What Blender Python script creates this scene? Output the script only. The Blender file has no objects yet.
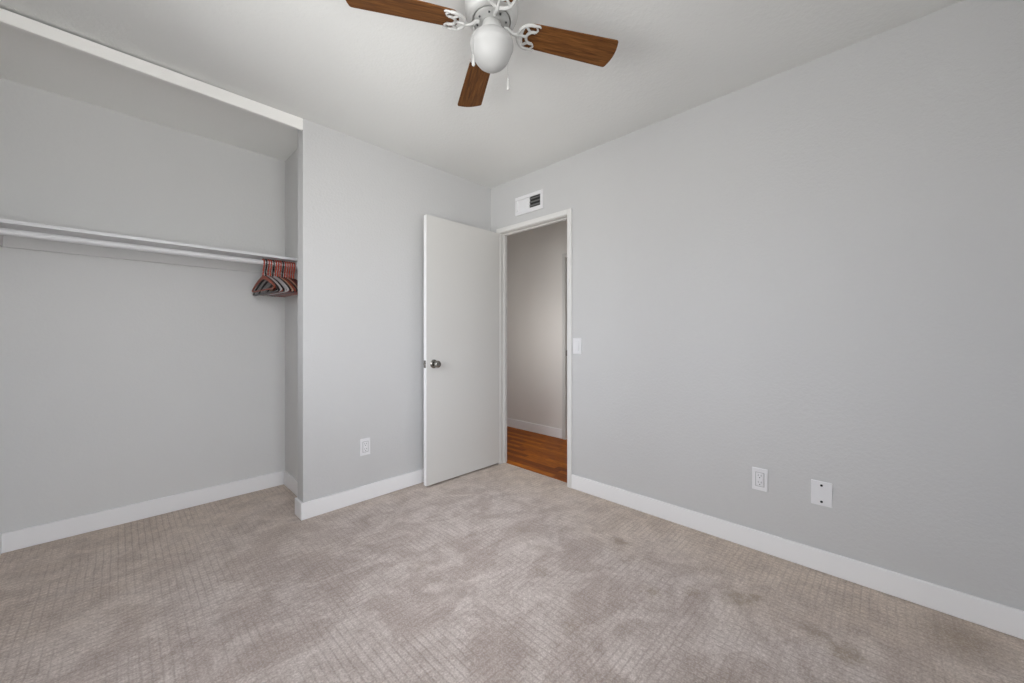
import bpy, bmesh, math, random
from mathutils import Vector, Matrix

random.seed(7)
scn = bpy.context.scene
COL = scn.collection
PI = math.pi

# ------------------------------------------------------------------ camera
CAM_H, YAW, FPX, HORIZON = 1.1125, 0.7977, 382.9, 336.7
cam_d = bpy.data.cameras.new('camera')
cam_d.sensor_fit = 'HORIZONTAL'
cam_d.sensor_width = 36.0
cam_d.lens = FPX / 1024 * 36.0
cam_d.shift_y = -(341.5 - HORIZON) / 1024
cam_d.clip_start = 0.02
cam = bpy.data.objects.new('camera', cam_d)
COL.objects.link(cam)
cam.location = (0, 0, CAM_H)
cam.rotation_euler = (PI / 2, 0, -YAW)
scn.camera = cam

# ------------------------------------------------------------------ view, world, lights
scn.view_settings.view_transform = 'Standard'
scn.view_settings.look = 'None'
scn.view_settings.gamma = 1.0
scn.view_settings.use_curve_mapping = False
scn.view_settings.exposure = 0.0
scn.cycles.use_denoising = True
scn.cycles.max_bounces = 14
scn.cycles.diffuse_bounces = 8
scn.cycles.sample_clamp_indirect = 6.0

SKY = 9.9
w = bpy.data.worlds.new('overcast_sky')
scn.world = w
w.use_nodes = True
nt = w.node_tree
bg = nt.nodes['Background']
tc = nt.nodes.new('ShaderNodeTexCoord')
sp = nt.nodes.new('ShaderNodeSeparateXYZ')
rp = nt.nodes.new('ShaderNodeValToRGB')
rp.color_ramp.elements[0].position = 0.46
rp.color_ramp.elements[0].color = (0.86, 0.86, 0.85, 1)      # sunlit ground
rp.color_ramp.elements[1].position = 0.56
rp.color_ramp.elements[1].color = (0.95, 0.98, 1.04, 1)      # overcast sky
mp = nt.nodes.new('ShaderNodeMath'); mp.operation = 'MULTIPLY_ADD'
mp.inputs[1].default_value = 0.5; mp.inputs[2].default_value = 0.5
nt.links.new(tc.outputs['Generated'], sp.inputs[0])
nt.links.new(sp.outputs['Z'], mp.inputs[0])
nt.links.new(mp.outputs[0], rp.inputs[0])
nt.links.new(rp.outputs[0], bg.inputs['Color'])
bg.inputs['Strength'].default_value = SKY

# room numbers (metres, camera above the origin)
XE, YN, H = 2.3248, 2.5352, 2.44          # east wall, closet/north wall, ceiling
XW, YS = -0.435, -0.43                    # west wall, south wall
XJ = 0.779                                # closet opening, right jamb
YP = YN + 0.10                            # back of the partition
YC = 3.25                                 # closet back wall
XC = 0.875                                # closet right side wall
XH0, XH1 = XE + 0.072, 3.37               # hall: near face, far wall
DY0, DY1 = 1.69, 2.407                    # doorway
DZ = 2.014
BH, BT = 0.104, 0.014                     # baseboard
WIN_S = (-0.38, 0.76, 0.60, 2.15)         # x0 x1 z0 z1 of the window in the south wall
WIN_W = (0.45, 1.90, 0.95, 2.08)         # y0 y1 z0 z1 of the window in the west wall


def portal(name, loc, rot, sx, sy):
    d = bpy.data.lights.new(name, 'AREA')
    d.shape = 'RECTANGLE'; d.size = sx; d.size_y = sy
    d.cycles.is_portal = True
    o = bpy.data.objects.new(name, d)
    o.location = loc; o.rotation_euler = rot
    COL.objects.link(o)
    return o


portal('daylight_west', (XW - 0.13, (WIN_W[0] + WIN_W[1]) / 2, (WIN_W[2] + WIN_W[3]) / 2), (PI / 2, 0, -PI / 2),
       WIN_W[1] - WIN_W[0], WIN_W[3] - WIN_W[2])

portal('daylight_south', ((WIN_S[0] + WIN_S[1]) / 2, YS - 0.13, (WIN_S[2] + WIN_S[3]) / 2), (PI / 2, 0, 0),
       WIN_S[1] - WIN_S[0], WIN_S[3] - WIN_S[2])

hl = bpy.data.lights.new('hall_fill_light', 'POINT')  # added fill, unseen beside the doorway, brightens the hall wall
hl.energy = 6.2; hl.shadow_soft_size = 0.10; hl.color = (1.0, 0.97, 0.94)
ho = bpy.data.objects.new('hall_fill_light', hl)
ho.location = (2.62, 2.62, 1.15)
COL.objects.link(ho)


# ------------------------------------------------------------------ materials
def srgb(r, g, b):
    f = lambda c: ((c / 255 + 0.055) / 1.055) ** 2.4 if c > 10 else c / 255 / 12.92
    return (f(r), f(g), f(b), 1)


def mat(name, col, rough=0.5, metal=0.0, spec=0.5):
    m = bpy.data.materials.new(name)
    m.use_nodes = True
    b = m.node_tree.nodes['Principled BSDF']
    b.inputs['Base Color'].default_value = col
    b.inputs['Roughness'].default_value = rough
    b.inputs['Metallic'].default_value = metal
    b.inputs['Specular IOR Level'].default_value = spec
    return m


class NT:
    """small helper for wiring nodes"""
    def __init__(s, m):
        s.t = m.node_tree; s.b = s.t.nodes['Principled BSDF']
        s.tc = s.t.nodes.new('ShaderNodeTexCoord')

    def n(s, typ, **kw):
        x = s.t.nodes.new(typ)
        for k, v in kw.items():
            setattr(x, k, v)
        return x

    def l(s, a, b):
        s.t.links.new(a, b)

    def math(s, op, a, b=None, c=None, clamp=False):
        x = s.n('ShaderNodeMath', operation=op)
        x.use_clamp = clamp
        for i, v in enumerate((a, b, c)):
            if v is None:
                continue
            if isinstance(v, (int, float)):
                x.inputs[i].default_value = v
            else:
                s.l(v, x.inputs[i])
        return x.outputs[0]

    def noise(s, scale, detail=2.0, rough=0.5, vec=None, dist=0.0):
        x = s.n('ShaderNodeTexNoise')
        x.inputs['Scale'].default_value = scale
        x.inputs['Detail'].default_value = detail
        x.inputs['Roughness'].default_value = rough
        x.inputs['Distortion'].default_value = dist
        s.l(vec if vec is not None else s.tc.outputs['Object'], x.inputs['Vector'])
        return x.outputs['Fac']

    def mapping(s, scale=(1, 1, 1), rot=(0, 0, 0), loc=(0, 0, 0)):
        x = s.n('ShaderNodeMapping')
        x.inputs['Scale'].default_value = scale
        x.inputs['Rotation'].default_value = rot
        x.inputs['Location'].default_value = loc
        s.l(s.tc.outputs['Object'], x.inputs['Vector'])
        return x.outputs[0]

    def ramp(s, fac, stops):
        x = s.n('ShaderNodeValToRGB')
        e = x.color_ramp.elements
        while len(e) < len(stops):
            e.new(0.5)
        for el, (p, c) in zip(e, stops):
            el.position = p
            el.color = c if not isinstance(c, (int, float)) else (c, c, c, 1)
        s.l(fac, x.inputs[0])
        return x.outputs[0]

    def mix(s, fac, a, b, mode='MIX'):
        x = s.n('ShaderNodeMix', data_type='RGBA', blend_type=mode)
        for i, v in ((0, fac), (6, a), (7, b)):
            if isinstance(v, (int, float)):
                x.inputs[i].default_value = v
            elif isinstance(v, tuple):
                x.inputs[i].default_value = v
            else:
                s.l(v, x.inputs[i])
        return x.outputs[2]

    def bump(s, h, strength, dist):
        x = s.n('ShaderNodeBump')
        x.inputs['Strength'].default_value = strength
        x.inputs['Distance'].default_value = dist
        s.l(h, x.inputs['Height'])
        s.l(x.outputs[0], s.b.inputs['Normal'])


def painted(name, col, rough, bscale, bstr, bdist, var=0.03):
    m = mat(name, col, rough, spec=0.35)
    k = NT(m)
    a = k.noise(bscale, 3.0, 0.55)
    c = k.noise(bscale * 0.33, 2.0, 0.5)
    h = k.math('ADD', k.ramp(a, [(0.42, 0.0), (0.62, 1.0)]), c)
    k.bump(h, bstr, bdist)
    big = k.noise(1.1, 3.0, 0.6)
    lo = tuple(v * (1 - var) for v in col[:3]) + (1,)
    hi = tuple(min(1, v * (1 + var)) for v in col[:3]) + (1,)
    k.l(k.mix(big, lo, hi), k.b.inputs['Base Color'])
    return m


M_WALL = painted('grey_wall_paint', srgb(200, 200, 200), 0.55, 75, 0.13, 0.004)
M_CLOSET = painted('closet_wall_brightened', srgb(214, 214, 213), 0.6, 75, 0.13, 0.004)  # wall grey lightened to make up for weak light in the closet
M_CEIL = painted('ceiling_paint', srgb(226, 227, 225), 0.8, 60, 0.12, 0.004)
M_CEIL2 = painted('closet_ceiling_brightened', srgb(242, 242, 239), 0.8, 60, 0.12, 0.004)  # ceiling white raised further, offsets the dim light inside the closet
M_HALL = painted('hall_wall_paint', srgb(226, 223, 219), 0.6, 75, 0.15, 0.004)
M_TRIM = painted('white_trim_paint', srgb(238, 238, 239), 0.38, 30, 0.03, 0.002, 0.01)
M_CASING = painted('casing_paint', srgb(222, 221, 219), 0.42, 30, 0.03, 0.002, 0.01)
M_FASCIA = painted('fascia_paint', srgb(244, 243, 240), 0.5, 40, 0.10, 0.003, 0.02)
M_DOOR = painted('door_paint', srgb(210, 209, 206), 0.5, 22, 0.03, 0.002, 0.01)
M_PLATE = mat('white_plastic', srgb(228, 228, 230), 0.3)
M_DARK = mat('dark_gap', srgb(38, 38, 38), 0.7)
M_SLOT = mat('socket_slot', srgb(70, 70, 72), 0.6)
M_GAP = mat('insert_shadow_gap', srgb(176, 176, 178), 0.6)
M_SCREW = mat('dark_screw', srgb(30, 30, 32), 0.4, 0.6)
M_DUCT = mat('duct_metal', srgb(112, 112, 112), 0.6)
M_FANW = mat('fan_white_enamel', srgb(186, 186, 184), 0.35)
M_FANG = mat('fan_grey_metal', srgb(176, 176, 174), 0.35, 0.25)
M_CHROME = mat('brushed_nickel', srgb(150, 147, 142), 0.24, 1.0)
M_ROD = mat('rod_white', srgb(222, 222, 224), 0.35)
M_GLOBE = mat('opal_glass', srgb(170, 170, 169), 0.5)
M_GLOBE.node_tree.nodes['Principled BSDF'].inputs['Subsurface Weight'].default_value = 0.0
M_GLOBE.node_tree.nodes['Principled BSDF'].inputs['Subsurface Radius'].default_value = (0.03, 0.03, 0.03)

# window glass, thin and clear
M_GLASS = bpy.data.materials.new('window_glass')
M_GLASS.use_nodes = True
_t = M_GLASS.node_tree
_t.nodes.remove(_t.nodes['Principled BSDF'])
_a = _t.nodes.new('ShaderNodeBsdfTransparent'); _g = _t.nodes.new('ShaderNodeBsdfGlossy')
_g.inputs['Roughness'].default_value = 0.02
_f = _t.nodes.new('ShaderNodeFresnel'); _f.inputs[0].default_value = 1.35
_m = _t.nodes.new('ShaderNodeMixShader')
_t.links.new(_f.outputs[0], _m.inputs[0]); _t.links.new(_a.outputs[0], _m.inputs[1])
_t.links.new(_g.outputs[0], _m.inputs[2]); _t.links.new(_m.outputs[0], _t.nodes['Material Output'].inputs[0])


# soiled spots on the carpet: x, y, radius, strength
SPOTS = [(1.90, 1.035, .055, .8), (1.62, .73, .06, .6), (1.745, .60, .05, .55), (1.84, .45, .085, .8), (1.90, .40, .05, .7),
         (1.83, .19, .05, .6), (1.785, .10, .07, .9), (1.62, 1.50, .05, .35), (1.40, 1.18, .05, .4), (1.55, 1.30, .04, .35),
         (2.17, -.20, .16, .7), (1.02, 1.62, .06, .3), (1.22, .86, .05, .35), (1.98, .62, .05, .45)]


def make_carpet():
    m = mat('patterned_carpet', srgb(196, 182, 174), 0.95, spec=0.08)
    k = NT(m)
    P = 0.0265
    sep = k.n('ShaderNodeSeparateXYZ')
    wob = k.n('ShaderNodeTexNoise'); wob.inputs['Scale'].default_value = 7.0
    k.l(k.tc.outputs['Object'], wob.inputs['Vector'])
    wv = k.n('ShaderNodeVectorMath', operation='MULTIPLY_ADD')          # the rows wander a little
    k.l(wob.outputs['Color'], wv.inputs[0]); wv.inputs[1].default_value = (0.010, 0.010, 0)
    k.l(k.tc.outputs['Object'], wv.inputs[2])
    k.l(wv.outputs[0], sep.inputs[0])
    X, Y = sep.outputs['X'], sep.outputs['Y']

    def groove(ax, per, width):
        d = k.math('ABSOLUTE', k.math('SUBTRACT', k.math('FRACT', k.math('DIVIDE', ax, per)), 0.5))
        return k.ramp(d, [(0.5 - width, 0.0), (0.5, 1.0)])
    gx, gy = groove(X, P, 0.22), groove(Y, P, 0.22)
    # every loop a little different
    cell = k.n('ShaderNodeCombineXYZ')
    k.l(k.math('FLOOR', k.math('ADD', k.math('DIVIDE', X, P), 0.5)), cell.inputs[0])
    k.l(k.math('FLOOR', k.math('ADD', k.math('DIVIDE', Y, P), 0.5)), cell.inputs[1])
    wn = k.n('ShaderNodeTexWhiteNoise', noise_dimensions='2D')
    k.l(cell.outputs[0], wn.inputs['Vector'])
    loop = wn.outputs['Value']
    ribs = groove(X, P / 3, 0.34)
    # brushed this way and that: the grid fades in and out by patches
    a1 = k.ramp(k.noise(2.6, 3.0, 0.6, dist=0.7), [(0.38, 0.30), (0.60, 1.0)])
    a2 = k.ramp(k.noise(2.2, 3.0, 0.6, vec=k.mapping((1, 1, 1), (0, 0, 0), (5.2, 2.7, 0)), dist=0.7), [(0.38, 0.30), (0.60, 1.0)])
    g = k.math('MAXIMUM', k.math('MULTIPLY', gx, a1), k.math('MULTIPLY', gy, a2))
    tuft = k.noise(150, 3.0, 0.7)
    tuft2 = k.noise(62, 2.0, 0.6)
    pile = k.noise(3.4, 5.0, 0.66, vec=k.mapping((1, 1.4, 1), (0, 0, 0.6)), dist=1.0)
    pile2 = k.noise(10, 4.0, 0.66, dist=0.5)
    worn = k.noise(1.15, 3.0, 0.6, vec=k.mapping((1, 1, 1), (0, 0, 0), (3.1, 1.7, 0)), dist=0.4)
    c = k.mix(k.ramp(pile, [(0.42, 0.0), (0.56, 1.0)]), srgb(199, 187, 181), srgb(230, 220, 215))
    # tan soiling along the east wall, at the doorway and inside the closet
    o = k.n('ShaderNodeSeparateXYZ'); k.l(k.tc.outputs['Object'], o.inputs[0])
    edge = k.ramp(k.math('ADD', k.math('MULTIPLY', o.outputs['X'], 0.4), k.math('MULTIPLY', k.math('SUBTRACT', worn, 0.5), 0.5)), [(0.66, 0.0), (0.93, 1.0)])
    clos = k.ramp(k.math('ADD', k.math('MULTIPLY', o.outputs['Y'], 0.3), k.math('MULTIPLY', k.math('SUBTRACT', worn, 0.5), 0.5)), [(0.58, 0.0), (0.92, 1.0)])
    c = k.mix(k.math('MULTIPLY', k.math('MAXIMUM', edge, clos), 0.75), c, srgb(236, 219, 201))
    # spots
    wob2 = k.math('MULTIPLY', k.math('SUBTRACT', k.noise(26, 4.0, 0.7), 0.5), 0.17)
    spot = None
    for (sx, sy, sr, st) in SPOTS:
        vm = k.n('ShaderNodeVectorMath', operation='DISTANCE')
        k.l(k.tc.outputs['Object'], vm.inputs[0]); vm.inputs[1].default_value = (sx, sy, 0)
        d = k.math('ADD', vm.outputs['Value'], wob2)
        v = k.math('MULTIPLY', k.math('SUBTRACT', 1.0, k.math('DIVIDE', d, sr), clamp=True), st * 1.5)
        spot = v if spot is None else k.math('MAXIMUM', spot, v)
    c = k.mix(k.math('MULTIPLY', k.math('MINIMUM', spot, 1.0), 0.72), c, srgb(158, 142, 120))
    c = k.mix(k.math('MULTIPLY', k.ramp(pile2, [(0.36, 1.0), (0.56, 0.0)]), 0.36), c, srgb(160, 147, 140))
    c = k.mix(k.math('MULTIPLY', k.math('MULTIPLY', ribs, a1), 0.12), c, srgb(150, 134, 124))
    c = k.mix(k.math('MULTIPLY', g, 0.36), c, srgb(132, 118, 109))
    c = k.mix(k.math('MULTIPLY', loop, 0.16), c, srgb(146, 131, 122))
    c = k.mix(k.math('MULTIPLY', k.ramp(tuft, [(0.38, 1.0), (0.60, 0.0)]), 0.36), c, srgb(138, 122, 112))
    c = k.mix(k.math('MULTIPLY', k.ramp(tuft2, [(0.40, 1.0), (0.60, 0.0)]), 0.20), c, srgb(146, 130, 120))
    c = k.mix(k.math('MULTIPLY', k.ramp(tuft, [(0.52, 0.0), (0.72, 1.0)]), 0.30), c, srgb(244, 238, 234))
    k.l(c, k.b.inputs['Base Color'])
    hh = k.math('SUBTRACT', k.math('ADD', tuft, k.math('MULTIPLY', tuft2, 0.6)), k.math('MULTIPLY', g, 0.7))
    k.bump(hh, 0.45, 0.005)
    k.b.inputs['Sheen Weight'].default_value = 0.1
    return m


def make_planks():
    m = mat('oak_strip_floor', srgb(170, 100, 40), 0.5, spec=0.2)
    k = NT(m)
    sep = k.n('ShaderNodeSeparateXYZ')
    k.l(k.tc.outputs['Object'], sep.inputs[0])
    row = k.math('DIVIDE', sep.outputs['X'], 0.057)
    rid = k.math('FLOOR', row)
    wn = k.n('ShaderNodeTexWhiteNoise', noise_dimensions='1D')
    k.l(rid, wn.inputs['W'])
    ycell = k.math('ADD', k.math('DIVIDE', sep.outputs['Y'], 0.62), k.math('MULTIPLY', wn.outputs['Value'], 7.0))
    wn2 = k.n('ShaderNodeTexWhiteNoise', noise_dimensions='2D')
    cb = k.n('ShaderNodeCombineXYZ')
    k.l(rid, cb.inputs[0]); k.l(k.math('FLOOR', ycell), cb.inputs[1])
    k.l(cb.outputs[0], wn2.inputs['Vector'])
    grain = k.noise(9, 4.0, 0.6, vec=k.mapping((9, 1, 1)), dist=0.5)
    c = k.ramp(wn2.outputs['Value'], [(0.0, srgb(128, 62, 2)), (0.5, srgb(166, 88, 2)), (1.0, srgb(194, 112, 10))])
    c = k.mix(k.math('MULTIPLY', k.ramp(grain, [(0.42, 0.0), (0.62, 1.0)]), 0.45), c, srgb(80, 32, 1))
    fx = k.math('ABSOLUTE', k.math('SUBTRACT', k.math('FRACT', row), 0.5))
    fy = k.math('ABSOLUTE', k.math('SUBTRACT', k.math('FRACT', ycell), 0.5))
    seam = k.math('MAXIMUM', k.ramp(fx, [(0.47, 0.0), (0.5, 1.0)]), k.ramp(fy, [(0.497, 0.0), (0.5, 1.0)]))
    c = k.mix(k.math('MULTIPLY', seam, 0.6), c, srgb(80, 40, 14))
    k.l(c, k.b.inputs['Base Color'])
    return m


def make_blade_wood():
    m = mat('walnut_blade', srgb(110, 62, 30), 0.6, spec=0.2)
    k = NT(m)
    g1 = k.noise(6, 5.0, 0.62, vec=k.mapping((1.2, 16, 4)), dist=0.8)
    g2 = k.noise(26, 3.0, 0.6, vec=k.mapping((0.7, 14, 4)))
    c = k.ramp(g1, [(0.30, srgb(74, 40, 16)), (0.50, srgb(106, 66, 28)), (0.70, srgb(134, 88, 42))])
    c = k.mix(k.math('MULTIPLY', k.ramp(g2, [(0.45, 0.0), (0.70, 1.0)]), 0.45), c, srgb(62, 34, 14))
    k.l(c, k.b.inputs['Base Color'])
    return m


def make_wood(name, a, b, rough=0.4):
    m = mat(name, a, rough)
    k = NT(m)
    g = k.noise(30, 3.0, 0.6, vec=k.mapping((8, 1, 8)))
    k.l(k.ramp(g, [(0.35, a), (0.65, b)]), k.b.inputs['Base Color'])
    return m


M_CARPET = make_carpet()
M_PLANK = make_planks()
M_BLADE = make_blade_wood()


# ------------------------------------------------------------------ mesh helpers
class MB:
    """collects shapes for ONE mesh object"""
    def __init__(s):
        s.bm = bmesh.new()

    def box(s, x0, x1, y0, y1, z0, z1, bev=0.0, M=None, seg=2):
        t = bmesh.new()
        bmesh.ops.create_cube(t, size=1.0)
        for v in t.verts:
            v.co = Vector(((x0 + x1) / 2 + v.co.x * (x1 - x0), (y0 + y1) / 2 + v.co.y * (y1 - y0),
                           (z0 + z1) / 2 + v.co.z * (z1 - z0)))
        if bev > 0:
            bmesh.ops.bevel(t, geom=t.edges[:], offset=bev, segments=seg, profile=0.5, affect='EDGES')
        s._merge(t, M)
        return s

    def lathe(s, prof, n=40, M=None, cap=True):
        t = bmesh.new()
        rings = []
        for r, z in prof:
            if r < 1e-6:
                rings.append([t.verts.new((0, 0, z))])
            else:
                rings.append([t.verts.new((r * math.cos(2 * PI * i / n), r * math.sin(2 * PI * i / n), z)) for i in range(n)])
        for a, b in zip(rings, rings[1:]):
            for i in range(n):
                j = (i + 1) % n
                if len(a) == 1 and len(b) == 1:
                    continue
                if len(a) == 1:
                    t.faces.new((a[0], b[j], b[i]))
                elif len(b) == 1:
                    t.faces.new((a[i], a[j], b[0]))
                else:
                    t.faces.new((a[i], a[j], b[j], b[i]))
        if cap:
            for r in (rings[0], rings[-1]):
                if len(r) > 2:
                    t.faces.new(r)
        bmesh.ops.recalc_face_normals(t, faces=t.faces[:])
        s._merge(t, M)
        return s

    def tube(s, pts, rad, n=10, M=None, closed=False, sx=1.0, up=None):
        """round (or, with sx, flattened) tube through points; rad a number or a list"""
        pts = [Vector(p) for p in pts]
        N = len(pts)
        rads = rad if isinstance(rad, (list, tuple)) else [rad] * N
        t = bmesh.new()
        rings = []
        ref = Vector(up) if up else Vector((0, 0, 1))
        for i, p in enumerate(pts):
            if closed:
                d = (pts[(i + 1) % N] - pts[i - 1])
            else:
                d = pts[min(i + 1, N - 1)] - pts[max(i - 1, 0)]
            d.normalize()
            rr = ref if abs(d.dot(ref)) < 0.97 else Vector((1, 0, 0))
            a = d.cross(rr).normalized()
            b = a.cross(d).normalized()
            rings.append([t.verts.new(p + (a * math.cos(2 * PI * k / n) * sx + b * math.sin(2 * PI * k / n)) * rads[i]) for k in range(n)])
        cnt = N if closed else N - 1
        for i in range(cnt):
            A, B = rings[i], rings[(i + 1) % N]
            for k in range(n):
                j = (k + 1) % n
                t.faces.new((A[k], A[j], B[j], B[k]))
        if not closed:
            t.faces.new(rings[0]); t.faces.new(rings[-1])
        bmesh.ops.recalc_face_normals(t, faces=t.faces[:])
        s._merge(t, M)
        return s

    def prism(s, outline, z0, z1, bev=0.0, M=None):
        """extrude a closed xy outline from z0 to z1"""
        t = bmesh.new()
        lo = [t.verts.new((x, y, z0)) for x, y in outline]
        hi = [t.verts.new((x, y, z1)) for x, y in outline]
        n = len(outline)
        t.faces.new(lo[::-1]); t.faces.new(hi)
        for i in range(n):
            j = (i + 1) % n
            t.faces.new((lo[i], lo[j], hi[j], hi[i]))
        bmesh.ops.recalc_face_normals(t, faces=t.faces[:])
        if bev > 0:
            ee = [e for e in t.edges if abs(e.verts[0].co.z - e.verts[1].co.z) < 1e-6]
            bmesh.ops.bevel(t, geom=ee, offset=bev, segments=2, profile=0.5, affect='EDGES')
        s._merge(t, M)
        return s

    def _merge(s, t, M):
        if M is not None:
            bmesh.ops.transform(t, matrix=M, verts=t.verts[:])
        me = bpy.data.meshes.new('tmp')
        t.to_mesh(me); t.free()
        s.bm.from_mesh(me)
        bpy.data.meshes.remove(me)

    def mesh(s, name, material, smooth=False):
        me = bpy.data.meshes.new(name)
        s.bm.to_mesh(me); s.bm.free()
        me.materials.append(material)
        if smooth:
            me.polygons.foreach_set('use_smooth', [True] * len(me.polygons))
            try:
                me.set_sharp_from_angle(angle=math.radians(38))
            except Exception:
                pass
        return me

    def build(s, name, material, parent=None, smooth=False, loc=None, rot=None):
        o = bpy.data.objects.new(name, s.mesh(name, material, smooth))
        COL.objects.link(o)
        if parent:
            o.parent = parent
        if loc is not None:
            o.location = loc
        if rot is not None:
            o.rotation_euler = rot
        return o


def tag(o, label, cat=None, group=None, kind=None):
    o['label'] = label
    if cat: o['category'] = cat
    if group: o['group'] = group
    if kind: o['kind'] = kind
    return o


def thing(name, label, cat, loc=(0, 0, 0), rot=(0, 0, 0), group=None):
    o = bpy.data.objects.new(name, None)
    o.empty_display_size = 0.05
    COL.objects.link(o)
    o.location = loc; o.rotation_euler = rot
    return tag(o, label, cat, group)


def struct(name, mb, m, label, parent=None):
    o = mb.build(name, m, parent)
    if parent is None:
        o['kind'] = 'structure'
        o['label'] = label
    return o


def copy_tree(o, parent=None):
    c = o.copy(); COL.objects.link(c)
    if parent: c.parent = parent
    for ch in list(o.children):
        copy_tree(ch, c)
    return c


# ------------------------------------------------------------------ room shell
T = 0.10
struct('floor', MB().box(XW - T, XH0 - 0.017, YS - T, YC + T, -0.06, 0.0), M_CARPET, 'beige grid-patterned carpet covering the bedroom and closet floor')
struct('floor_hall', MB().box(XH0 - 0.017, XH1 + 0.25, 0.0, 5.0, -0.06, 0.001), M_PLANK, 'orange-brown oak strip floor of the hall beyond the doorway')
struct('ceiling', MB().box(XW - T, XE + 0.04, YS - T, YN + 0.03, H, H + 0.08), M_CEIL, 'off-white painted bedroom ceiling')
struct('ceiling_closet', MB().box(XW - T, XE + 0.04, YN + 0.03, YC + T, H, H + 0.08), M_CEIL2, 'off-white closet ceiling')
struct('ceiling_hall', MB().box(XE + 0.04, XH1 + 0.25, 0.0, 5.0, H, H + 0.08), M_CEIL, 'hall ceiling beyond the doorway')

b = MB()
b.box(XE, XH0, YS - T, DY0 - 0.018, 0, H).box(XE, XH0, DY1 + 0.018, YC + T, 0, H).box(XE, XH0, DY0 - 0.018, DY1 + 0.018, DZ + 0.018, H)
struct('wall_east', b, M_WALL, 'long light grey wall with the doorway, vent and outlets')
struct('wall_north', MB().box(XJ, XE, YN, YP, 0, H), M_WALL, 'light grey wall between the closet opening and the open door')
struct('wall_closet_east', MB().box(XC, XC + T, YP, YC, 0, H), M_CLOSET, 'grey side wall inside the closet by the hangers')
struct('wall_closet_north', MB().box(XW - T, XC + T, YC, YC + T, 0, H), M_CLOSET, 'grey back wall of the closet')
b = MB()
b.box(XW - T, XW, WIN_W[1], YC, 0, H).box(XW - T, XW, YS - T, WIN_W[0], 0, H)
b.box(XW - T, XW, WIN_W[0], WIN_W[1], 0, WIN_W[2]).box(XW - T, XW, WIN_W[0], WIN_W[1], WIN_W[3], H)
struct('wall_west', b, M_WALL, 'grey west wall of the bedroom')
b = MB()
b.box(XW - T, WIN_S[0], YS - T, YS, 0, H).box(WIN_S[1], XE, YS - T, YS, 0, H)
b.box(WIN_S[0], WIN_S[1], YS - T, YS, 0, WIN_S[2]).box(WIN_S[0], WIN_S[1], YS - T, YS, WIN_S[3], H)
struct('wall_south', b, M_WALL, 'grey south wall with a window')


# the two windows behind the camera; local x along the wall, local y into the room
def window(name, loc, rz, wd, z0, z1, label):
    fr = MB()
    for a0, a1, c0, c1 in ((0, wd, z0, z0 + .045), (0, wd, z1 - .045, z1), (0, .045, z0 + .045, z1 - .045),
                           (wd - .045, wd, z0 + .045, z1 - .045), (wd / 2 - .025, wd / 2 + .025, z0 + .045, z1 - .045)):
        fr.box(a0, a1, -.08, -.03, c0, c1, .004)
    wo = struct(name, fr, M_TRIM, label)
    wo.location = loc; wo.rotation_euler = (0, 0, rz)
    MB().box(.04, wd - .04, -.057, -.053, z0 + .04, z1 - .04).build('pane', M_GLASS, wo)
    MB().box(-.04, wd + .04, -.03, .03, z0 - .022, z0 - .001, .004).build('window_sill', M_TRIM, wo)


window('window_1', (XW, WIN_W[1], 0), -PI / 2, WIN_W[1] - WIN_W[0], WIN_W[2], WIN_W[3], 'white two-pane window in the west wall')
window('window_2', (WIN_S[0], YS, 0), 0, WIN_S[1] - WIN_S[0], WIN_S[2], WIN_S[3], 'white two-pane window in the south wall')

# hall
hy0, hy1, hz = 1.66, 2.478, 1.972
b = MB()
b.box(XH1, XH1 + T, hy1 + .015, 5.0, 0, H).box(XH1, XH1 + T, 0.0, hy0 - .015, 0, H).box(XH1, XH1 + T, hy0 - .015, hy1 + .015, hz + .015, H)
struct('wall_hall_east', b, M_HALL, 'warm grey hall wall seen through the doorway')
struct('wall_hall_north', MB().box(XH0, XH1, 5.0 - T, 5.0, 0, H), M_HALL, 'far end wall of the hall')
struct('wall_hall_south', MB().box(XH0, XH1, -0.1, 0.0, 0, H), M_HALL, 'near end wall of the hall')
struct('wall_hall_west', MB().box(XH0 - 0.02, XH0, YC + T, 5.0, 0, H), M_HALL, 'hall wall past the closet')
# casing of the far hall door: back band, flat, inner bead
b = MB()
for s0, s1, d in ((0, .014, .006), (.014, .030, .016), (.030, .045, .011)):
    b.box(XH1 - d, XH1, hy1 + .042 - s1, hy1 + .042 - s0, 0, hz + .042 - s0, .002)
    b.box(XH1 - d, XH1, hy0 - .042 + s0, hy0 - .042 + s1, 0, hz + .042 - s0, .002)
    b.box(XH1 - d, XH1, hy0 - .042 + s1, hy1 + .042 - s1, hz + .042 - s1, hz + .042 - s0, .002)
t2 = struct('trim_2', b, M_DOOR, 'white casing of the second doorway across the hall')
b = MB().box(XH1, XH1 + T, hy1 - .003, hy1 + .015, 0, hz).box(XH1, XH1 + T, hy0 - .015, hy0 + .003, 0, hz).box(XH1, XH1 + T, hy0 + .003, hy1 - .003, hz, hz + .015)
b.build('jamb', M_DOOR, t2)
o = MB().box(XH1 + .004, XH1 + .032, hy1 - .006, hy1 - .002, .905, .965, .001).build('strike_plate', M_CHROME, t2)
o['label'] = 'dark metal strike plate'
d2 = MB().box(XH1 + .06, XH1 + .095, hy0 + .006, hy1 - .006, .012, hz - .004, .002)
struct('door_2', d2, M_DOOR, 'white door across the hall')

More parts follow.
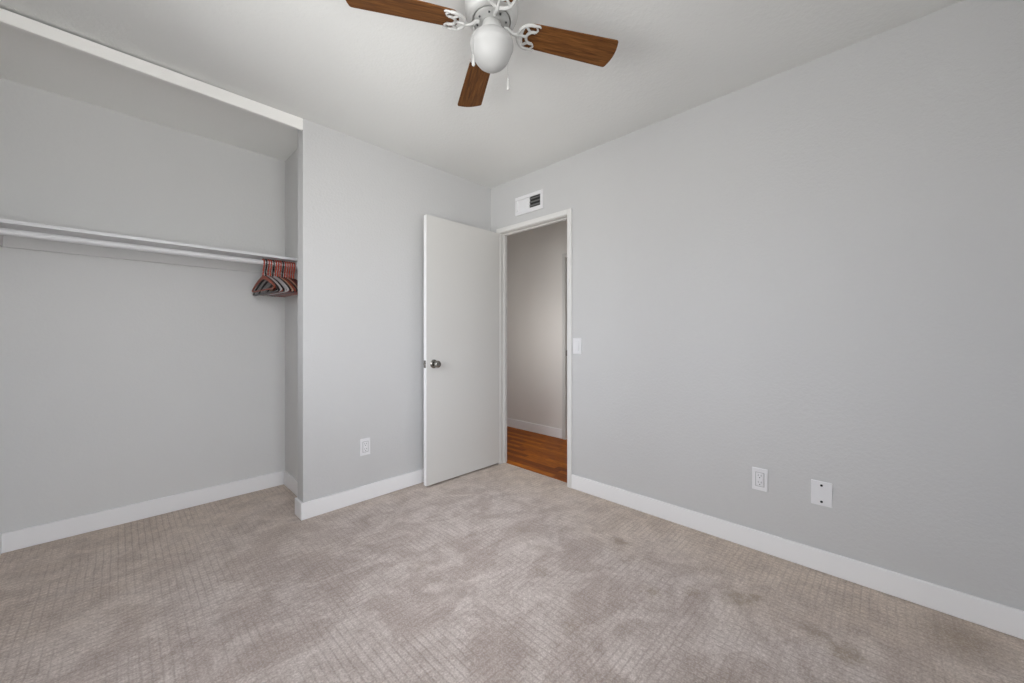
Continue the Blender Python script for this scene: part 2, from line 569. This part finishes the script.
# ------------------------------------------------------------------ doorway trim
cw, ct = .038, .014
b = MB()
b.box(XE - ct, XE, DY0 - .004 - cw, DY0 - .004, 0, DZ + .004 + cw, .003)
b.box(XE - ct, XE, DY1 + .004, DY1 + .004 + cw, 0, DZ + .004 + cw, .003)
b.box(XE - ct, XE, DY0 - .004, DY1 + .004, DZ + .004, DZ + .004 + cw, .003)
b.box(XH0, XH0 + ct, DY0 - .004 - cw, DY0 - .004, 0, DZ + .004 + cw, .003)
b.box(XH0, XH0 + ct, DY1 + .004, DY1 + .004 + cw, 0, DZ + .004 + cw, .003)
b.box(XH0, XH0 + ct, DY0 - .004, DY1 + .004, DZ + .004, DZ + .004 + cw, .003)
t1 = struct('trim_1', b, M_CASING, 'white flat casing around the open bedroom doorway')
b = MB().box(XE, XH0, DY1, DY1 + .018, 0, DZ).box(XE, XH0, DY0 - .018, DY0, 0, DZ).box(XE, XH0, DY0, DY1, DZ, DZ + .018)
b.build('jamb', M_DOOR, t1)
b = MB().box(XE + .036, XE + .066, DY1 - .010, DY1, 0, DZ - .01, .002).box(XE + .036, XE + .066, DY0, DY0 + .010, 0, DZ - .01, .002)
b.box(XE + .036, XE + .066, DY0, DY1, DZ - .010, DZ, .002)
b.build('door_stop', M_DOOR, t1)

# ------------------------------------------------------------------ the open door, hinged at the doorway's far side
DL, DT = .738, .035
door = bpy.data.objects.new('door_1', None)
COL.objects.link(door)
door.location = (XE - .016, DY1 + .002, 0)
door.rotation_euler = (0, 0, 0)
door['kind'] = 'structure'
door['label'] = 'white flush door standing open in front of the grey wall'
MB().box(-DL, 0, 0, DT, .014, DZ - .003, .002).build('door_panel', M_DOOR, door)
o = MB().box(-DL - .0015, -DL + .0005, .001, DT - .001, .016, DZ - .005, .0006).build('door_edge', M_TRIM, door)
KX, KZ = -DL + .064, .910
for side in (-1, 1):
    Mx = Matrix.Translation((KX, 0 if side < 0 else DT, KZ)) @ Matrix.Rotation(PI / 2 * (1 if side < 0 else -1), 4, 'X')
    rs = MB().lathe([(0, 0), (.032, 0), (.033, .002), (.031, .006), (.024, .010), (0.014, .012), (0, .012)], 36, Mx).build('knob_rose', M_CHROME, door, True)
    MB().lathe([(.012, .010), (.011, .026), (.013, .030), (.020, .034), (.0255, .042), (.0265, .050), (.024, .058), (.017, .0625), (.009, .0635), (.008, .062), (0, .062)],
               36, Mx, cap=False).build('door_knob', M_CHROME, rs, True)
lp = MB().box(-DL - .0030, -DL + .001, .005, .030, KZ - .028, KZ + .028, .0008).build('latch_plate', M_CHROME, door)
MB().box(-DL - .010, -DL, .011, .024, KZ - .009, KZ + .009, .002).build('latch_bolt', M_CHROME, lp)
for hz_ in (.25, 1.05, 1.80):
    MB().lathe([(0, -.045), (.006, -.045), (.006, .045), (0, .045)], 16, Matrix.Translation((.004, DT + .006, hz_))).build('hinge', M_CHROME, door, True)

# ------------------------------------------------------------------ baseboards
def base(name, x0, x1, y0, y1, label):
    return struct(name, MB().box(x0, x1, y0, y1, .002, BH, .003), M_TRIM, label)


base('baseboard_east', XE - BT, XE, YS, DY0 - .004 - cw, 'white baseboard along the long grey wall')
b = MB().box(XJ - BT, XE, YN - BT, YN, .002, BH, .003).box(XJ - BT, XJ, YN, YP + BT, .002, BH, .003).box(XJ, XC, YP, YP + BT, .002, BH, .003)
struct('baseboard_north', b, M_TRIM, 'white baseboard wrapping the wall end beside the closet')
base('baseboard_closet_north', XW, XC, YC - BT, YC, 'white baseboard along the back of the closet')
base('baseboard_closet_east', XC - BT, XC, YP + BT, YC - BT, 'short white baseboard on the closet side wall')
base('baseboard_west', XW, XW + BT, YS, YC - BT, 'white baseboard along the west wall')
base('baseboard_south', XW + BT, XE - BT, YS, YS + BT, 'white baseboard under the window')
base('baseboard_hall', XH1 - BT, XH1, hy1 + .042, 4.9, 'white baseboard along the hall wall')

# closet fascia board under the ceiling (a thin gap opens above its far end)
tri = bmesh.new()
fx0, fx1, fy0, fy1 = XW, XJ, YN - .001, YN + .020
vs = [tri.verts.new(p) for p in ((fx0, fy0, 2.377), (fx1, fy0, 2.370), (fx1, fy0, H - .001), (fx0, fy0, H - .012),
                                 (fx0, fy1, 2.377), (fx1, fy1, 2.370), (fx1, fy1, H - .001), (fx0, fy1, H - .012))]
for q in ((0, 1, 2, 3), (7, 6, 5, 4), (0, 4, 5, 1), (3, 2, 6, 7), (0, 3, 7, 4), (1, 5, 6, 2)):
    tri.faces.new([vs[i] for i in q])
bmesh.ops.recalc_face_normals(tri, faces=tri.faces[:])
bmesh.ops.bevel(tri, geom=tri.edges[:], offset=.0025, segments=2, affect='EDGES')
fb = MB(); fb._merge(tri, None)
t3 = struct('trim_3', fb, M_FASCIA, 'white fascia board across the top of the closet opening')
MB().box(fx0 + .001, fx1 - .001, fy1 + .001, fy1 + .030, 2.412, H - .001).build('gap_shade_strip', M_DARK, t3)  # dark strip added behind the gap so it reads as shade

# ------------------------------------------------------------------ closet shelf, rod and hangers
SHZ, SHY = 1.663, 2.95
sh = thing('closet_shelf', 'long white shelf board across the closet above the hanging rod', 'shelf', (XW, YC, SHZ))
MB().box(.001, XC - XW - .001, SHY - YC, -.001, -.018, 0, .002).build('shelf_board', M_ROD, sh)
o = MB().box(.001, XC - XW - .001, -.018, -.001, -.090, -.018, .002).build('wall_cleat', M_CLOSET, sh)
o['label'] = 'grey painted cleat on the closet back wall'
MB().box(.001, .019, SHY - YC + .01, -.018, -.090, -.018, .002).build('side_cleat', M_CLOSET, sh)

RY, RZ, RR = 2.968, 1.607, .0165
rod = thing('closet_rod', 'white round hanging rod under the closet shelf', 'rod', (XW, RY, RZ))
MB().tube([(.0205, 0, 0), (XC - XW - .002, 0, 0)], RR, 24).build('rod_pole', M_ROD, rod, True)
for xx, sgn in ((.0195, 1), (XC - XW - .0005, -1)):
    Mx = Matrix.Translation((xx, 0, 0)) @ Matrix.Rotation(sgn * PI / 2, 4, 'Y')
    MB().lathe([(0, 0), (.027, 0), (.027, .004), (.021, .006), (.021, .014), (.017, .014)], 28, Mx).build('rod_socket', M_ROD, rod, True)

M_HW = {
    'red': make_wood('red_brown_wood', srgb(128, 58, 40), srgb(156, 76, 52)),
    'black': make_wood('black_lacquer', srgb(26, 20, 22), srgb(40, 30, 30), .3),
    'grey': make_wood('pale_grey_wood', srgb(176, 172, 174), srgb(200, 196, 196)),
    'tan': make_wood('tan_wood', srgb(176, 140, 116), srgb(200, 166, 142)),
    'wine': make_wood('dark_red_wood', srgb(88, 30, 32), srgb(116, 44, 42)),
}
M_COPPER = mat('copper_hook', srgb(176, 76, 58), 0.35, 0.35)
M_BLACKWIRE = mat('black_hook', srgb(38, 30, 32), 0.35, 0.4)


def hanger_meshes(kind, edge, L=.222, dz=0.0):
    """local frame: hook centre on the rod at the origin, shoulders along y, drop along -z"""
    R = RR + .0055
    # hook: over the rod and down to the neck
    pts = []
    for i in range(19):
        a = math.radians(-35 + 225 * i / 18)
        pts.append((0, R * math.cos(a) * (1 if a < PI else 1), R * math.sin(a)))
    pts += [(0, -.019, -.018), (0, -.012, -.038), (0, -.003, -.054), (0, 0, -.070), (0, 0, -.100)]
    hook = MB().tube(pts, .0048, 8)
    # collar that sits on the shoulders
    collar = MB().lathe([(.0, -.084), (.0054, -.084), (.0060, -.090), (.0062, -.104), (0, -.104)], 14)
    # shoulders: flat curved arms
    sh_pts, rad = [], []
    for i in range(25):
        u = -1 + 2 * i / 24
        z = -.098 - (.086 + dz) * (abs(u) ** 1.25) - .010 * (abs(u) ** 6)
        sh_pts.append((0, u * L, z))
        rad.append(.0125 - .003 * abs(u))
    body = MB().tube(sh_pts, rad, 10, sx=.42, up=(0, 0, 1))
    # trouser bar
    zb_ = -.188 - dz
    bar = MB().tube([(0, -L + .006, zb_), (0, -L + .012, zb_ - .009), (0, -L + .03, zb_ - .012), (0, L - .03, zb_ - .012), (0, L - .012, zb_ - .009), (0, L - .006, zb_)], .0052, 10, up=(0, 0, 1))
    return (hook.mesh('hanger_hook', M_COPPER if edge != 'black' else M_BLACKWIRE, True), collar.mesh('hook_collar', M_HW[edge], True),
            body.mesh('shoulder_arms', M_HW[kind], True), bar.mesh('trouser_bar', M_HW[edge], True))


protos = {}


def hanger(x, rz, kind, edge, label, L=.222, dz=0.0):
    t = thing('clothes_hanger', label, 'hanger', (x, RY, RZ), (0, 0, rz), 'wooden clothes hangers on the closet rod')
    key = (kind, edge, L)
    if key not in protos:
        protos[key] = hanger_meshes(kind, edge, L, dz)
    for nm, me in zip(('hook', 'hook_collar', 'shoulder_arms', 'trouser_bar'), protos[key]):
        o = bpy.data.objects.new(nm, me); COL.objects.link(o); o.parent = t
    return t


HANGERS = [
    ('red', 'red', 'small reddish-brown wooden hanger at the open front of the bunch on the rod', .196, -.016),
    ('black', 'black', 'wide black hanger directly behind the small front reddish-brown hanger', .226, .006),
    ('grey', 'grey', 'pale grey hanger, third from the open end of the bunch', .222, 0),
    ('black', 'red', 'black-armed hanger with copper hook, fourth from the open end', .222, 0),
    ('grey', 'black', 'pale grey hanger with black hook and bar, fifth from the open end', .216, 0),
    ('grey', 'grey', 'pale grey hanger in mid bunch, sixth from the open end', .222, 0),
    ('black', 'wine', 'black-armed hanger in mid bunch, seventh from the open end', .222, 0),
    ('tan', 'wine', 'tan hanger with dark red bar, eighth from the open end', .216, 0),
    ('red', 'black', 'reddish hanger with black hook and bar, ninth from the open end', .222, 0),
    ('black', 'wine', 'black hanger with dark red bar, tenth from the open end', .222, 0),
    ('tan', 'red', 'tan hanger with red-brown bar, eleventh from the open end', .216, 0),
    ('wine', 'wine', 'dark red wooden hanger, third from the closet side wall', .222, 0),
    ('black', 'red', 'black hanger with reddish bar, second from the closet side wall', .222, 0),
    ('wine', 'red', 'dark red hanger at the inner end of the rod by the closet side wall', .222, 0),
]
for i, (k_, e_, lab, L_, dz_) in enumerate(HANGERS):
    hanger(.668 + i * .0141, .105 - .0045 * i, k_, e_, lab, L_, dz_)

# ------------------------------------------------------------------ wall plates and vent
def on_east(y, z):      # local x runs along the wall (towards -y), local y out of the wall, local z up
    return (XE, y, z), (0, 0, PI / 2)


def plate_mesh(wd, ht):
    return MB().box(-wd / 2, wd / 2, 0, .006, -ht / 2, ht / 2, .0025)


def outlet(loc, rz, label):
    t = thing('wall_outlet', label, 'outlet', loc, (0, 0, rz), 'white wall outlets')
    plate_mesh(.070, .115).build('face_plate', M_PLATE, t)
    MB().box(-.0205, .0205, .0045, .0064, -.0370, .0370, .0005).build('insert_gap', M_GAP, t)
    ins = MB().box(-.0165, .0165, .004, .0085, -.0335, .0335, .0012).build('receptacle', M_PLATE, t)
    s = MB()
    for cz in (-.0175, .0175):
        s.box(-.0075, -.0055, .0080, .0089, cz - .0005, cz + .0085)
        s.box(.0055, .0075, .0080, .0089, cz + .0005, cz + .0080)
        s.box(-.0022, .0022, .0080, .0089, cz - .0095, cz - .0050)
    s.build('socket_slots', M_SLOT, ins)
    return t


outlet((XE, .467, .372), PI / 2, 'white outlet on the long grey wall beside the blank plate')
outlet((1.167, YN, .365), PI, 'white outlet low on the grey wall between closet and door')

t = thing('wall_plate', 'blank white plate with two dark screws on the long grey wall', 'wall plate', (XE, .217, .370), (0, 0, PI / 2))
plate_mesh(.079, .115).build('face_plate', M_PLATE, t)
for cz in (-.0385, .0385):
    s = MB().lathe([(0, 0), (.0055, 0), (.0055, .0012), (.004, .0022), (0, .0024)], 18, Matrix.Translation((0, .0055, cz)) @ Matrix.Rotation(-PI / 2, 4, 'X')).build('screw', M_SCREW, t, True)

t = thing('light_switch', 'white rocker light switch on the grey wall beside the doorway', 'light switch', (XE, 1.604, 1.045), (0, 0, PI / 2))
plate_mesh(.070, .115).build('face_plate', M_PLATE, t)
MB().box(-.0180, .0180, .0045, .0060, -.0345, .0345, .0005).build('rocker_gap', M_GAP, t)
rk = MB()
rk.prism([(-.0335, .004), (.0335, .004), (.0335, .0068), (0, .0082), (-.0335, .0108)], -.0165, .0165, .0, Matrix(((0, 0, 1, 0), (0, 1, 0, 0), (1, 0, 0, 0), (0, 0, 0, 1))))
rk.build('rocker', M_PLATE, t)

t = thing('air_vent', 'white wall register above the doorway with one dark louvred half', 'vent', (XE, 2.072, 2.195), (0, 0, PI / 2))
vw, vh = .149, .0755
f = MB()
f.box(-vw, vw, 0, .012, vh - .028, vh, .003).box(-vw, vw, 0, .012, -vh, -vh + .034, .003)
f.box(-vw, -vw + .026, 0, .012, -vh + .034, vh - .028, .003).box(vw - .026, vw, 0, .012, -vh + .034, vh - .028, .003)
f.box(-.010, .003, 0, .010, -vh + .034, vh - .028, .001)
f.build('vent_frame', M_PLATE, t)
# +x local looks towards -... the closed half is the one by the corner
MB().box(.003, vw - .026, .001, .0035, -vh + .034, vh - .028, .001).build('damper_plate', M_PLATE, t)
MB().box(-vw + .026, -.010, .0005, .0015, -vh + .034, vh - .028).build('duct_shade_sheet', M_DARK, t)  # dark sheet painting the shade inside the duct
for i in range(3):
    zc = -vh + .034 + (.0895) * (i + .6) / 3.2
    MB().box(-vw + .026, -.010, -.0052, .0052, -.0008, .0008, 0, Matrix.Translation((0, .0065, zc)) @ Matrix.Rotation(.9, 4, 'X')).build('louvre', M_DUCT, t)

# ------------------------------------------------------------------ ceiling fan
FX, FY, FROT, FPITCH = 1.006, 1.0915, -.5205, -.1827
fan = thing('ceiling_fan', 'white ceiling fan with four dark walnut blades and a globe light', 'ceiling fan', (FX, FY, H))
hs = MB().lathe([(0, -.0005), (.082, -.0005), (.086, -.004), (.088, -.014), (.092, -.020), (.100, -.030), (.1035, -.040), (.1035, -.078), (.101, -.090),
                 (.096, -.100), (.090, -.106), (.080, -.108), (.074, -.107), (.073, -.092), (0, -.092)], 56)
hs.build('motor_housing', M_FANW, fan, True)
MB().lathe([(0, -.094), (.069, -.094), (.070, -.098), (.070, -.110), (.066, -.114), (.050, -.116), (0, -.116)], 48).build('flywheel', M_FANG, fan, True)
fw = bpy.data.objects['flywheel']
for i in range(8):
    a = FROT + PI / 4 * (i + .5)
    MB().lathe([(0, 0), (.0042, 0), (.0035, -.003), (0, -.0035)], 12, Matrix.Translation((.056 * math.cos(a), .056 * math.sin(a), -.1155))).build('screw', M_SLOT, fw, True)
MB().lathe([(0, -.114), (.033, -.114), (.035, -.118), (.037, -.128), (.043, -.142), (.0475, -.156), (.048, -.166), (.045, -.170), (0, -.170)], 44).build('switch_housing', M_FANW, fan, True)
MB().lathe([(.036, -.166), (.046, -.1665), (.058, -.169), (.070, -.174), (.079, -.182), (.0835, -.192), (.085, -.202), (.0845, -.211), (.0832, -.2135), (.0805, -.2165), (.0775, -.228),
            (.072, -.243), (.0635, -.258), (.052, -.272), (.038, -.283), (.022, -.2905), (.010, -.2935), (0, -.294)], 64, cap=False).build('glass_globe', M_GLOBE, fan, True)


def chain(ox, oy, ztop, zpull, zend):
    r = math.hypot(ox, oy); ux, uy = ox / r, oy / r
    pts = [(ux * .046, uy * .046, -.160), (ux * .060, uy * .060, -.161), (ux * .080, uy * .080, -.164), (ux * .092, uy * .092, -.176), (ox, oy, -.19), (ox, oy, zpull)]
    m = MB()
    # ball chain: a thin cord with beads
    m.tube(pts, .0007, 6)
    P = [Vector(p) for p in pts]
    for a, c in zip(P, P[1:]):
        n = max(1, int((c - a).length / .0045))
        for i in range(n):
            q = a + (c - a) * (i / n)
            m.lathe([(0, -.0014), (.0013, -.0007), (.0013, .0007), (0, .0014)], 6, Matrix.Translation(q))
    ch = m.build('pull_chain', M_FANG, fan, True)
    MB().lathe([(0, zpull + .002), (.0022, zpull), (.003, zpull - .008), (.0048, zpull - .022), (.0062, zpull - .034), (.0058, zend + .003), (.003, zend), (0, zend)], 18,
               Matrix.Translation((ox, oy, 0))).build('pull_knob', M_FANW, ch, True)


_f = (math.sin(YAW), math.cos(YAW)); _r = (math.cos(YAW), -math.sin(YAW))
off = lambda l, d: (_r[0] * l + _f[0] * d, _r[1] * l + _f[1] * d)
chain(*off(-.0630, -.074), 0, 2.150 - H, 2.108 - H)
chain(*off(.0624, .060), 0, 2.152 - H, 2.106 - H)

# one blade and its iron, then three copies
BZ = 2.31 - H


def blade_outline():
    r0, r1, w0, w1 = .127, .5305, .051, .0630
    pts = []
    # root: rounded
    for i in range(13):
        a = PI / 2 + PI * i / 12
        pts.append((r0 + .030 + .030 * math.cos(a), w0 * math.sin(a)))
    # lower edge out to tip, rounded corners, slightly bowed end
    def corner(cx, cy, rr, a0, a1):
        return [(cx + rr * math.cos(a0 + (a1 - a0) * i / 6), cy + rr * math.sin(a0 + (a1 - a0) * i / 6)) for i in range(7)]
    rc = .011
    pts += corner(r1 - rc - .010, -w1 + rc, rc, -PI / 2, -.15)
    for i in range(1, 8):
        u = -1 + 2 * i / 8
        pts.append((r1 - .010 * u * u, u * (w1 - rc)))
    pts += corner(r1 - rc - .010, w1 - rc, rc, .15, PI / 2)
    return pts


bl_me = MB().prism(blade_outline(), -.003, .003, .001).mesh('blade', M_BLADE)
ir = MB()
zb = -.0080
# arm from the flywheel, dipping and running out to the shield
ir.tube([(.050, 0, .010), (.064, 0, .008), (.076, 0, -.003), (.088, 0, -.010), (.100, 0, -.011), (.110, 0, zb)], [.0066, .0066, .0058, .0055, .0055, .0058], 10, sx=1.25)
cx_, R_ = .154, .050
arc = lambda rr, a0, a1, n, cx=cx_, ky=1.0: [(cx + rr * math.cos(a0 + (a1 - a0) * i / n), ky * rr * math.sin(a0 + (a1 - a0) * i / n), zb) for i in range(n + 1)]
ir.tube(arc(R_, math.radians(80), math.radians(280), 26), .0060, 8)
ir.tube(arc(.024, math.radians(75), math.radians(285), 18, cx_ + .010), .0054, 8)
for a in (math.radians(122), PI, math.radians(238)):
    ir.tube([(cx_ + R_ * math.cos(a), R_ * math.sin(a), zb), (cx_ + .010 + .024 * math.cos(a), .024 * math.sin(a), zb)], .0050, 8)
for sy in (1, -1):       # scalloped ends that hold the blade
    ir.tube([(cx_ + .018, sy * .024, zb), (cx_ + .024, sy * .034, zb), (cx_ + .018, sy * .043, zb), (cx_ + .009, sy * .051, zb)], .0038, 8)
    ir.tube([(cx_ + .009, sy * .050, zb), (cx_ + .026, sy * .051, zb), (cx_ + .032, sy * .047, zb)], [.0042, .0042, .003], 8)
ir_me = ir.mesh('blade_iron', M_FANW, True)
for kq in range(4):
    o = bpy.data.objects.new('blade', bl_me); COL.objects.link(o); o.parent = fan
    o.location = (0, 0, BZ)
    o.rotation_euler = Matrix.Rotation(FROT + kq * PI / 2, 4, 'Z').to_euler()
    o.rotation_euler = (Matrix.Rotation(FROT + kq * PI / 2, 3, 'Z') @ Matrix.Rotation(FPITCH, 3, 'X')).to_euler()
    i2 = bpy.data.objects.new('blade_iron', ir_me); COL.objects.link(i2); i2.parent = o
